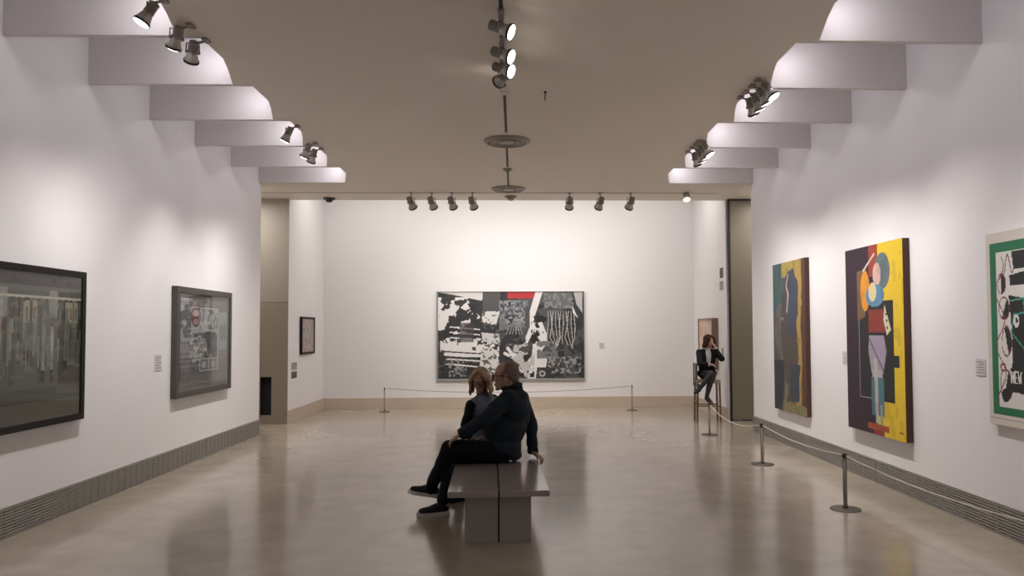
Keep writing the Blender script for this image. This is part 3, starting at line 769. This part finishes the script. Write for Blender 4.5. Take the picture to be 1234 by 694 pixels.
def build_prims(bm, prims, n=20):
    for p in prims:
        if p[0] == 'cap':
            _, a, b, r0, r1, flat = p
            L = (b - a).length; d = (b - a).normalized() if L > 1e-6 else V((0, 0, 1))
            prof = [(0, -r0)]
            for k in range(1, 6): th = PI / 2 * k / 5; prof.append((r0 * math.sin(th), -r0 * math.cos(th)))
            for k in range(0, 5): th = PI / 2 * k / 5; prof.append((r1 * math.cos(th), L + r1 * math.sin(th)))
            prof.append((0, L + r1))
            nb = len(bm.verts); lathe(bm, prof, a, d, n); bm.verts.ensure_lookup_table()
            if flat:
                ax, s = V(flat[0]).normalized(), flat[1]
                for v in bm.verts[nb:]:
                    q = v.co - a; q -= d * q.dot(d); k = q.dot(ax); v.co += ax * (k * (s - 1))
        else:
            _, c, r, rot = p
            res = bmesh.ops.create_uvsphere(bm, u_segments=20, v_segments=14, radius=1)
            for v in res['verts']:
                q = V((v.co.x * r.x, v.co.y * r.y, v.co.z * r.z))
                if rot is not None: q = rot @ q
                v.co = c + q

def blob(name, prims, m, parent, voxel=.006, smooth=3, disp=0, dscale=8, dstretch=(1, 1, 1), keep=None, rest=None):
    """fuse tapered volumes into one continuous surface"""
    bm = bmesh.new(); build_prims(bm, prims)
    bmesh.ops.recalc_face_normals(bm, faces=bm.faces)
    me = bpy.data.meshes.new(name); bm.to_mesh(me); bm.free()
    o = bpy.data.objects.new('temporary', me); C.objects.link(o)
    r = o.modifiers.new('r', 'REMESH'); r.mode = 'VOXEL'; r.voxel_size = voxel
    if smooth:
        s = o.modifiers.new('s', 'SMOOTH'); s.factor = .5; s.iterations = smooth
    dg = bpy.context.evaluated_depsgraph_get()
    me2 = bpy.data.meshes.new_from_object(o.evaluated_get(dg)); bpy.data.objects.remove(o); bpy.data.meshes.remove(me)
    if disp:
        nn = [v.normal.copy() for v in me2.vertices]
        for v, no in zip(me2.vertices, nn):
            c = v.co; q = V((c.x * dstretch[0], c.y * dstretch[1], c.z * dstretch[2])) * dscale
            f = noise.noise(q) + .5 * noise.noise(q * 2.1)
            v.co = c + no * (f * disp)
    if rest:
        for v in me2.vertices: v.co = rest(v.co.copy())
    if keep is not None:
        b2 = bmesh.new(); b2.from_mesh(me2)
        for co_, no in keep:
            bmesh.ops.bisect_plane(b2, geom=b2.verts[:] + b2.edges[:] + b2.faces[:], plane_co=co_, plane_no=no, clear_outer=True)
        b2.to_mesh(me2); b2.free()
    return obj(name, me2, m, parent, smooth=True)

def frame_of(fwd, up=(0, 0, 1)):
    f = V(fwd).normalized(); l = V(up).cross(f).normalized(); u = f.cross(l)
    return Matrix((f, l, u)).transposed()

def head_prims(c, F, s=1.0, fem=False):
    T = lambda p: V(c) + F @ (V(p) * s)
    E = lambda p, r: ell(T(p), V(r) * s, F)
    K = lambda a, b, r0, r1: cap(T(a), T(b), r0 * s, r1 * s)
    P = [E((-.012, 0, .034), (.096, .077, .083)), E((.030, 0, -.012), (.060, .060, .086)), E((.034, 0, -.072), (.046, .047 if not fem else .042, .040)),
         E((.070, 0, -.100), (.019, .022, .017)), K((.086, 0, .008), (.106, 0, -.030), .007, .013), E((.098, .011, -.034), (.010, .008, .008)), E((.098, -.011, -.034), (.010, .008, .008)),
         K((.080, -.032, .022), (.080, .032, .022), .012, .012), E((.062, .037, -.026), (.024, .020, .022)), E((.062, -.037, -.026), (.024, .020, .022)),
         E((.086, 0, -.062), (.012, .023, .006)), E((.084, 0, -.073), (.012, .020, .007)), K((-.03, 0, -.04), (-.035, 0, -.13), .055, .056)]
    for k in (-1, 1): P += [E((-.008, k * .078, -.012), (.019, .008, .031)), E((-.002, k * .078, -.036), (.010, .007, .013))]
    return P, T

def eyes(c, F, s, t, glasses=None):
    T = lambda p: V(c) + F @ (V(p) * s)
    for k in (-1, 1):
        bm = bmesh.new(); build_prims(bm, [ell(T((.0795, k * .031, .004)), V((.0105, .0125, .0085)) * s, F)]); e = obj('eye', bm, M_eye, t, smooth=True)
        bm = bmesh.new(); build_prims(bm, [ell(T((.0885, k * .031, .004)), V((.0028, .0055, .0055)) * s, F)]); obj('iris', bm, M_iris, e, smooth=True)
    if glasses:
        bm = bmesh.new()
        for k in (-1, 1):
            pts = [T((.108 - .006 * abs(math.cos(a)), k * (.034 + .027 * math.cos(a)), .002 + .019 * math.sin(a))) for a in [2 * PI * j / 16 for j in range(17)]]
            tube(bm, pts, .0032 * s, 6)
            tube(bm, [T((.103, k * .061, .008)), T((.085, k * .082, .009)), T((.0, k * .086, .008)), T((-.03, k * .084, -.008))], .0036 * s, 6)
        tube(bm, [T((.112, -.008, .006)), T((.114, 0, .009)), T((.112, .008, .006))], .0026 * s, 6)
        obj('glasses', bm, glasses, t)

def hand_prims(wrist, d, n, thumb, s=1.0, curl=.35, spread=.10):
    """d: along the fingers, n: the way the palm faces, thumb: +1 / -1 side along n x d"""
    w0 = V(wrist); d = V(d).normalized(); n = V(n); n = (n - d * n.dot(d)).normalized(); l = n.cross(d) * thumb
    P = []
    offs = [.030, .011, -.009, -.027]; lens = [.070, .078, .072, .056]; kn = [.086, .090, .086, .078]
    for i in range(4):
        k = w0 + d * kn[i] * s + l * offs[i] * s
        P.append(cap(w0 + l * offs[i] * .55 * s, k, .017 * s, .0115 * s))
        dd = (d + l * spread * (1.5 - i)).normalized(); p = k; r = .0092 * s
        for j, f in enumerate((.45, .32, .23)):
            a = curl * (j + .6); q = Quaternion(n.cross(dd), -a) if False else None
            dj = (dd * math.cos(a) + n * math.sin(a)).normalized(); e = p + dj * lens[i] * f * s
            P.append(cap(p, e, r, r * .9)); p = e; r *= .9
    p = w0 + d * .022 * s + l * .022 * s; r = .0125 * s
    for L_, v in ((.040, d * .75 + l * .75 + n * .15), (.030, d * .9 + l * .45 + n * .25), (.024, d * 1. + l * .2 + n * .3)):
        e = p + v.normalized() * L_ * s; P.append(cap(p, e, r, r * .88)); p = e; r *= .88
    return P

def shoe(t, heel, toe, up, s=1.0, sole=M_sole, high=False, m=M_shoe, ankle=None):
    heel, toe = V(heel), V(toe); f = (toe - heel).normalized(); L = (toe - heel).length; u = V(up); u = (u - f * u.dot(f)).normalized(); l = u.cross(f)
    P = lambda a, b, c: heel + f * (a * L) + l * b + u * c
    th = .032 * s if not high else .010
    w_ = .046 * s
    bm = bmesh.new(); ring = []
    prof = [(0, .55), (.02, .72), (.12, .80), (.35, .74), (.62, 1.0), (.80, .98), (.92, .74), (.985, .40), (1.0, .0)]
    out = [(a, b * w_) for a, b in prof] + [(a, -b * w_) for a, b in prof[-2::-1]]
    lift = (lambda a: .045 * max(0, 1 - a * 2.2)) if high else (lambda a: .006 * max(0, a - .8) * 5)
    A = [bm.verts.new(P(a, b, lift(a))) for a, b in out]; B = [bm.verts.new(P(a, b, th + lift(a))) for a, b in out]
    bm.faces.new(A[::-1]); bm.faces.new(B)
    for i in range(len(out)): j = (i + 1) % len(out); bm.faces.new((A[i], A[j], B[j], B[i]))
    if high: build_prims(bm, [cap(P(.05, 0, 0.006), P(.08, 0, .04), .008, .016)])
    obj('shoe_sole', bm, sole, t)
    b0 = th * .9
    k = .045 if high else 0
    pr = [cap(P(.13, 0, b0 + .030 * s + k), P(.45, 0, b0 + .030 * s + k * .4), .036 * s, .037 * s), cap(P(.45, 0, b0 + .026 * s + k * .4), P(.84, 0, b0 + .016 * s), .036 * s, .027 * s, (l, 1.25)),
          cap(P(.13, 0, b0 + .045 * s + k), P(.20, 0, b0 + .070 * s + k), .034 * s, .034 * s)]
    if not high: pr.append(cap(P(.22, 0, b0 + .06 * s), P(.50, 0, b0 + .035 * s), .032 * s, .030 * s))
    blob('shoe_upper', pr, m, t, .006, 2, keep=[(P(0, 0, b0 * .9), -u)] if not high else None)

def on_bench(c):
    e0 = -.489 - .033 * (c.y - 5.59) - .04; e1 = .256 - .033 * (c.y - 5.59) + .018
    if e0 < c.x < e1 and .32 < c.z < .417:
        if c.x > e0 + .11: c.z = .413
        elif c.z > .365: c.x = min(c.x, e0 + .02); c.z = .417
        else: c.x = e0 + .01
    return c
def on_chair(c):
    if 3.10 < c.x < 3.59 and 12.95 < c.y < 13.40 and .655 < c.z < .718: c.z = .718
    return c

# ---- the man on the near end of the bench
def man():
    t = thing('person', 'person in a navy jacket seated on the bench, legs crossed, hand on knee', 'person', (-.12, 6.86, .41))
    hc = V((-.083, 6.845, 1.168)); F = frame_of((-1, .06, -.05)); s = 1.08
    HP, T = head_prims(hc, F, s)
    lh = V((-.06, 6.71, .975)); le = V((-.270, 6.575, .80)); lw = V((-.445, 6.625, .695))
    rs_ = V((.050, 7.04, .945)); re = V((.155, 7.17, .68)); rw = V((.165, 7.04, .482))
    body = HP + [cap((-.035, 6.86, .93), (-.045, 6.855, 1.05), .06, .056),
        ell((-.03, 6.88, .86), (.13, .17, .16)), ell((-.09, 6.86, .68), (.15, .16, .16)), ell((-.10, 6.86, .52), (.14, .17, .10)),
        cap(lh, le, .052, .042), cap(le, lw, .042, .026), cap(rs_, re, .052, .042), cap(re, rw, .042, .026), cap(lh, rs_, .05),
        cap((-.15, 6.76, .505), (-.56, 6.69, .565), .075, .052), cap((-.56, 6.69, .565), (-.735, 6.81, .20), .052, .034), cap((-.735, 6.81, .19), (-.85, 6.80, .165), .030, .024),
        cap((-.15, 6.95, .50), (-.54, 6.77, .445), .075, .052), cap((-.54, 6.77, .445), (-.595, 6.62, .09), .052, .034), cap((-.595, 6.62, .075), (-.75, 6.57, .055), .028, .022)]
    body += hand_prims(lw + V((-.028, .004, -.016)), V((-.80, .16, -.55)), V((-.30, .20, -.93)), 1, 1.0, .42, .20)
    body += hand_prims(rw + V((.006, -.012, -.018)), V((.55, -.45, -.42)), V((-.35, .1, -.92)), -1, .95, .75)
    blob('body', body, M_skin, t, .0042, 2, rest=on_bench)
    eyes(hc, F, s, t, M_glr)
    jac = [ell((-.10, 6.86, .545), (.165, .205, .125)), ell((-.095, 6.86, .70), (.20, .205, .17)), ell((-.015, 6.88, .87), (.16, .20, .175)), ell((.015, 6.90, .97), (.115, .17, .09)),
        cap((.050, 6.88, .80), (.035, 6.9, .92), .092, .09), cap(lh, rs_, .086, .084), cap((-.02, 6.86, 1.0), (-.025, 6.857, 1.065), .095, .080), cap((.01, 6.87, 1.03), (.025, 6.86, 1.07), .06, .055),
        cap(lh, le, .078, .064), cap(le, lw, .064, .046), cap(rs_, re, .076, .060), cap(re, rw + V((0, 0, .01)), .060, .047),
        ell((-.01, 6.86, .47), (.07, .17, .055))]
    j = blob('jacket', jac, M_navy, t, .009, 5, .011, 7, (1, 1, 1.3), rest=on_bench)
    bm = bmesh.new()
    ring = [V((-.030 + .088 * math.cos(a), 6.857 + .084 * math.sin(a), 1.078 + .018 * math.cos(a))) for a in [2 * PI * k / 24 for k in range(25)]]
    tube(bm, ring, .015, 8); obj('collar', bm, M_navy, j, smooth=True)
    for c_, w0, w1 in ((le, lw, .048), (re, rw, .049)):
        dd = (w0 - c_).normalized(); bm = bmesh.new(); lathe(bm, [(w1 * .86, -.006), (w1 + .003, -.006), (w1 + .003, .024), (w1 * .84, .028), (w1 * .70, .02), (w1 * .86, -.006)], w0, dd, 20); obj('cuff', bm, M_navy, j, smooth=True)
    tr = [ell((-.10, 6.86, .515), (.155, .19, .10)), cap((-.14, 6.76, .508), (-.565, 6.69, .558), .096, .072), cap((-.565, 6.69, .555), (-.728, 6.80, .215), .071, .056), cap((-.14, 6.95, .505), (-.54, 6.775, .45), .094, .073),
        cap((-.54, 6.775, .45), (-.610, 6.63, .125), .075, .061)]
    blob('trousers', tr, M_trou, t, .009, 4, .009, 10, (1, 1, .8), rest=on_bench)
    for p_ in (((-.71, 6.79, .26), (-.742, 6.812, .165)), ((-.595, 6.63, .16), (-.608, 6.622, .065))):
        bm = bmesh.new(); build_prims(bm, [cap(p_[0], p_[1], .040, .040)]); obj('sock', bm, M_trou, t, smooth=True)
    shoe(t, (-.685, 6.825, .10), (-.945, 6.79, .150), (-.2, 0, 1), .98)
    shoe(t, (-.565, 6.635, 0), (-.835, 6.545, 0), (0, 0, 1), 1.0)
    E = lambda p, r: ell(T(p), V(r) * s, F)
    hair = [E((-.034, 0, .037), (.085, .0825, .085)), E((-.066, 0, -.012), (.050, .072, .056)), cap(T((.015, .072, .030)), T((.018, .076, .0)), .014, .010), cap(T((.015, -.072, .030)), T((.018, -.076, .0)), .014, .010)]
    blob('hair', hair, M_grey_hair, t, .005, 2, .003, 60, keep=None)
man()

# ---- the woman beside him
def woman():
    t = thing('person', 'person with blonde shoulder-length hair and glasses seated on the bench, farther one', 'person', (-.27, 7.28, .41))
    hc = V((-.322, 7.19, 1.108)); F = frame_of((-.18, -1, -.28)); s = .93
    HP, T = head_prims(hc, F, s, True)
    rs_ = V((-.425, 7.16, .895)); re = V((-.470, 7.10, .70)); rw = V((-.44, 7.03, .585))
    ls = V((-.155, 7.31, .895)); le = V((-.115, 7.37, .68)); lw = V((-.26, 7.20, .60))
    body = HP + [cap((-.29, 7.25, .92), (-.312, 7.225, 1.02), .045, .045), ell((-.285, 7.255, .82), (.13, .10, .16)), ell((-.27, 7.27, .64), (.11, .10, .14)), ell((-.27, 7.28, .52), (.14, .13, .10)),
        cap(rs_ + V((.022, .005, -.014)), re, .026, .024), cap(re, rw, .026, .021), cap(ls, le, .038, .032), cap(le, lw, .032, .021), cap(rs_ + V((.03, .01, -.01)), ls, .032),
        cap((-.30, 7.22, .49), (-.60, 7.13, .475), .062, .046), cap((-.60, 7.13, .475), (-.50, 7.15, .10), .046, .030), cap((-.50, 7.15, .06), (-.60, 7.06, .035), .026, .02),
        cap((-.30, 7.36, .49), (-.62, 7.30, .475), .062, .046), cap((-.62, 7.30, .475), (-.51, 7.31, .10), .046, .030), cap((-.51, 7.31, .06), (-.62, 7.24, .035), .026, .02)]
    body += hand_prims(rw + V((0, -.005, -.01)), V((-.5, -.2, -.45)), V((-.2, -.1, -1)), -1, .85, .3)
    body += hand_prims(lw, V((-.8, -.2, -.25)), V((-.2, -.1, -1)), 1, .85, .3)
    blob('body', body, M_skin2, t, .0042, 2, rest=on_bench)
    eyes(hc, F, s, t, M_gl)
    sw = [ell((-.285, 7.25, .83), (.145, .115, .16)), ell((-.272, 7.27, .65), (.125, .115, .14)), ell((-.27, 7.28, .53), (.15, .135, .10)), cap(rs_.lerp(ls, .16), ls, .056), cap((-.29, 7.25, .92), (-.305, 7.23, .985), .062, .056), ell((-.30, 7.215, .84), (.135, .09, .14))]
    blob('top', sw, M_sweater, t, .008, 4, .008, 14, rest=on_bench)
    bk = V((.06, .11, 0)) * .7
    ja = [cap(rs_ + V((.016, -.006, -.010)), re + V((.006, 0, 0)), .047, .037), cap(re + V((.006, 0, 0)), rw + V((0, 0, .02)), .036, .031), cap(ls, le, .050, .042), cap(le, lw, .045, .034), ell(V((-.285, 7.25, .80)) + bk, (.150, .105, .175)), ell(V((-.27, 7.27, .62)) + bk, (.14, .11, .14)),
        cap(rs_ + bk, ls + bk, .052), cap((-.430, 7.19, .86), (-.415, 7.20, .60), .024, .028), cap((-.160, 7.31, .86), (-.145, 7.31, .60), .024, .028)]
    blob('jacket', ja, M_wjacket, t, .008, 4, .006, 12, rest=on_bench)
    tr = [ell((-.27, 7.28, .51), (.15, .14, .098)), cap((-.30, 7.22, .495), (-.60, 7.13, .475), .078, .058), cap((-.60, 7.13, .475), (-.51, 7.15, .14), .058, .045), cap((-.30, 7.36, .495), (-.62, 7.30, .475), .078, .058), cap((-.62, 7.30, .475), (-.52, 7.31, .14), .058, .045)]
    blob('trousers', tr, M_trou, t, .008, 4, .006, 10, rest=on_bench)
    shoe(t, (-.475, 7.185, 0), (-.635, 7.03, 0), (0, 0, 1), .85, M_sole2); shoe(t, (-.49, 7.35, 0), (-.66, 7.21, 0), (0, 0, 1), .85, M_sole2)
    E = lambda p, r: ell(T(p), V(r) * s, F); K = lambda a, b, r0, r1: cap(T(a), T(b), r0 * s, r1 * s)
    hair = [E((-.030, 0, .046), (.096, .092, .088)), K((-.055, 0, .02), (-.06, 0, -.11), .080, .060)]
    rr = random.Random(4)
    for k in (-1, 1):
        hair += [K((.060, k * .020, .104), (.058, k * .072, .055), .020, .024), K((.058, k * .072, .055), (.040, k * .092, -.005), .024, .024), K((-.01, k * .085, .02), (-.015, k * .100, -.115), .034, .026)]
        for q in range(9):
            x0 = .045 - q * .014; ph = rr.random() * 6; y0 = .086 + .006 * rr.random()
            pts = [(x0 + .008 * math.sin(ph + j * 1.3), k * (y0 + .016 * j / 5 + .008 * math.sin(ph + j * 1.7)), .03 - j * (.030 + .003 * rr.random())) for j in range(6)]
            for p_, q_ in zip(pts, pts[1:]): hair.append(K(p_, q_, .0135, .012))
    blob('hair', hair, M_blonde, t, .004, 1, .004, 40, (1, 1, .2))
woman()

# ---- the guard on the tall chair
def guard():
    t = thing('person', 'person in a black suit and white shirt on the tall chair, chin on hand', 'person', (3.34, 13.18, .715))
    hc = V((3.365, 13.13, 1.365)); F = frame_of((.42, -.85, -.30)); s = .92
    HP, T = head_prims(hc, F, s, True)
    rs_ = V((3.205, 13.17, 1.185)); re = V((3.160, 12.955, .995)); rw = V((3.315, 12.985, .985))
    ls = V((3.475, 13.17, 1.190)); le = V((3.565, 13.03, 1.075)); lw = V((3.455, 13.03, 1.255))
    body = HP + [cap((3.345, 13.18, 1.21), (3.36, 13.16, 1.29), .045, .045), ell((3.34, 13.18, 1.10), (.13, .10, .15)), ell((3.34, 13.19, .92), (.11, .10, .13)), ell((3.34, 13.19, .82), (.14, .12, .10)),
        cap(rs_, re, .038, .032), cap(re, rw, .032, .021), cap(ls, le, .038, .032), cap(le, lw, .032, .021), cap(rs_, ls, .040),
        cap((3.27, 13.17, .80), (3.32, 12.84, .83), .062, .046), cap((3.32, 12.84, .83), (3.135, 12.86, .585), .046, .028), cap((3.135, 12.86, .575), (3.05, 12.80, .525), .024, .018),
        cap((3.41, 13.17, .80), (3.34, 12.88, .745), .062, .048), cap((3.34, 12.88, .745), (3.265, 12.93, .43), .046, .028), cap((3.265, 12.93, .41), (3.315, 12.80, .345), .024, .018)]
    body += hand_prims(lw, V((-.35, .15, .85)), V((-.75, .45, .1)), 1, .85, .55)
    body += hand_prims(rw, V((.95, -.1, -.1)), V((.1, .3, -.9)), -1, .85, .5)
    blob('body', body, M_skin2, t, .0045, 2, rest=on_chair)
    eyes(hc, F, s, t)
    blob('shirt', [ell((3.345, 13.115, 1.11), (.065, .065, .135)), cap((3.345, 13.17, 1.20), (3.352, 13.155, 1.235), .058, .054)], M_shirt, t, .006, 3, .003, 25)
    bm = bmesh.new(); build_prims(bm, [ell((3.40, 12.99, 1.0), (.052, .028, .032))])
    ja = [ell((3.275, 13.18, 1.09), (.088, .118, .16)), ell((3.41, 13.18, 1.09), (.085, .118, .16)), ell((3.34, 13.215, 1.08), (.145, .095, .17)), ell((3.34, 13.18, .91), (.145, .125, .12)), ell((3.34, 13.19, .82), (.175, .145, .085)), cap(rs_, ls, .05),
        cap(rs_, re, .056, .048), cap(re, rw, .048, .036), cap(ls, le, .056, .050), cap(le, lw + V((.004, 0, -.03)), .050, .038)]
    bm.free()
    blob('jacket', ja, M_wjacket, t, .007, 4, .005, 14, rest=on_chair)
    for c_, w0 in ((le, lw), (re, rw)):
        dd = (w0 - c_).normalized(); bm = bmesh.new(); lathe(bm, [(.030, -.012), (.036, -.012), (.036, .012), (.030, .014), (.030, -.012)], w0, dd, 18); obj('shirt_cuff', bm, M_shirt, t, smooth=True)
    sk = [ell((3.34, 13.18, .805), (.165, .14, .085)), cap((3.27, 13.15, .80), (3.315, 12.87, .825), .082, .064), cap((3.41, 13.15, .80), (3.345, 12.90, .76), .082, .064)]
    blob('skirt', sk, M_gskirt, t, .007, 4, .005, 12, rest=on_chair)
    blob('tights', [cap((3.32, 12.84, .83), (3.28, 12.845, .77), .054, .052), cap((3.28, 12.845, .77), (3.135, 12.86, .585), .052, .033), cap((3.34, 12.88, .745), (3.30, 12.905, .60), .053, .048), cap((3.30, 12.905, .60), (3.265, 12.93, .43), .048, .032),
        cap((3.135, 12.86, .585), (3.06, 12.81, .53), .029, .024), cap((3.265, 12.93, .42), (3.31, 12.81, .35), .029, .024)], M_tights, t, .006, 2)
    shoe(t, (3.165, 12.90, .535), (3.015, 12.77, .495), (-.2, -.2, 1), .78, M_sole2, True); shoe(t, (3.245, 12.965, .375), (3.335, 12.785, .315), (0, -.2, 1), .78, M_sole2, True)
    E = lambda p, r: ell(T(p), V(r) * s, F); K = lambda a, b, r0, r1: cap(T(a), T(b), r0 * s, r1 * s)
    hair = [E((-.028, 0, .046), (.102, .096, .092)), K((-.055, 0, .02), (-.06, 0, -.085), .078, .060)]
    for k in (-1, 1):
        hair += [K((.048, k * .052, .088), (.056, k * .086, .010), .030, .028), K((.056, k * .086, .010), (.040, k * .096, -.075), .030, .028), K((-.01, k * .085, .02), (-.01, k * .095, -.09), .036, .030), K((.0, k * .03, .11), (.056, k * .05, .080), .032, .026)]
    blob('hair', hair, M_brown, t, .0045, 1, .007, 30, (1, 1, .5))
guard()
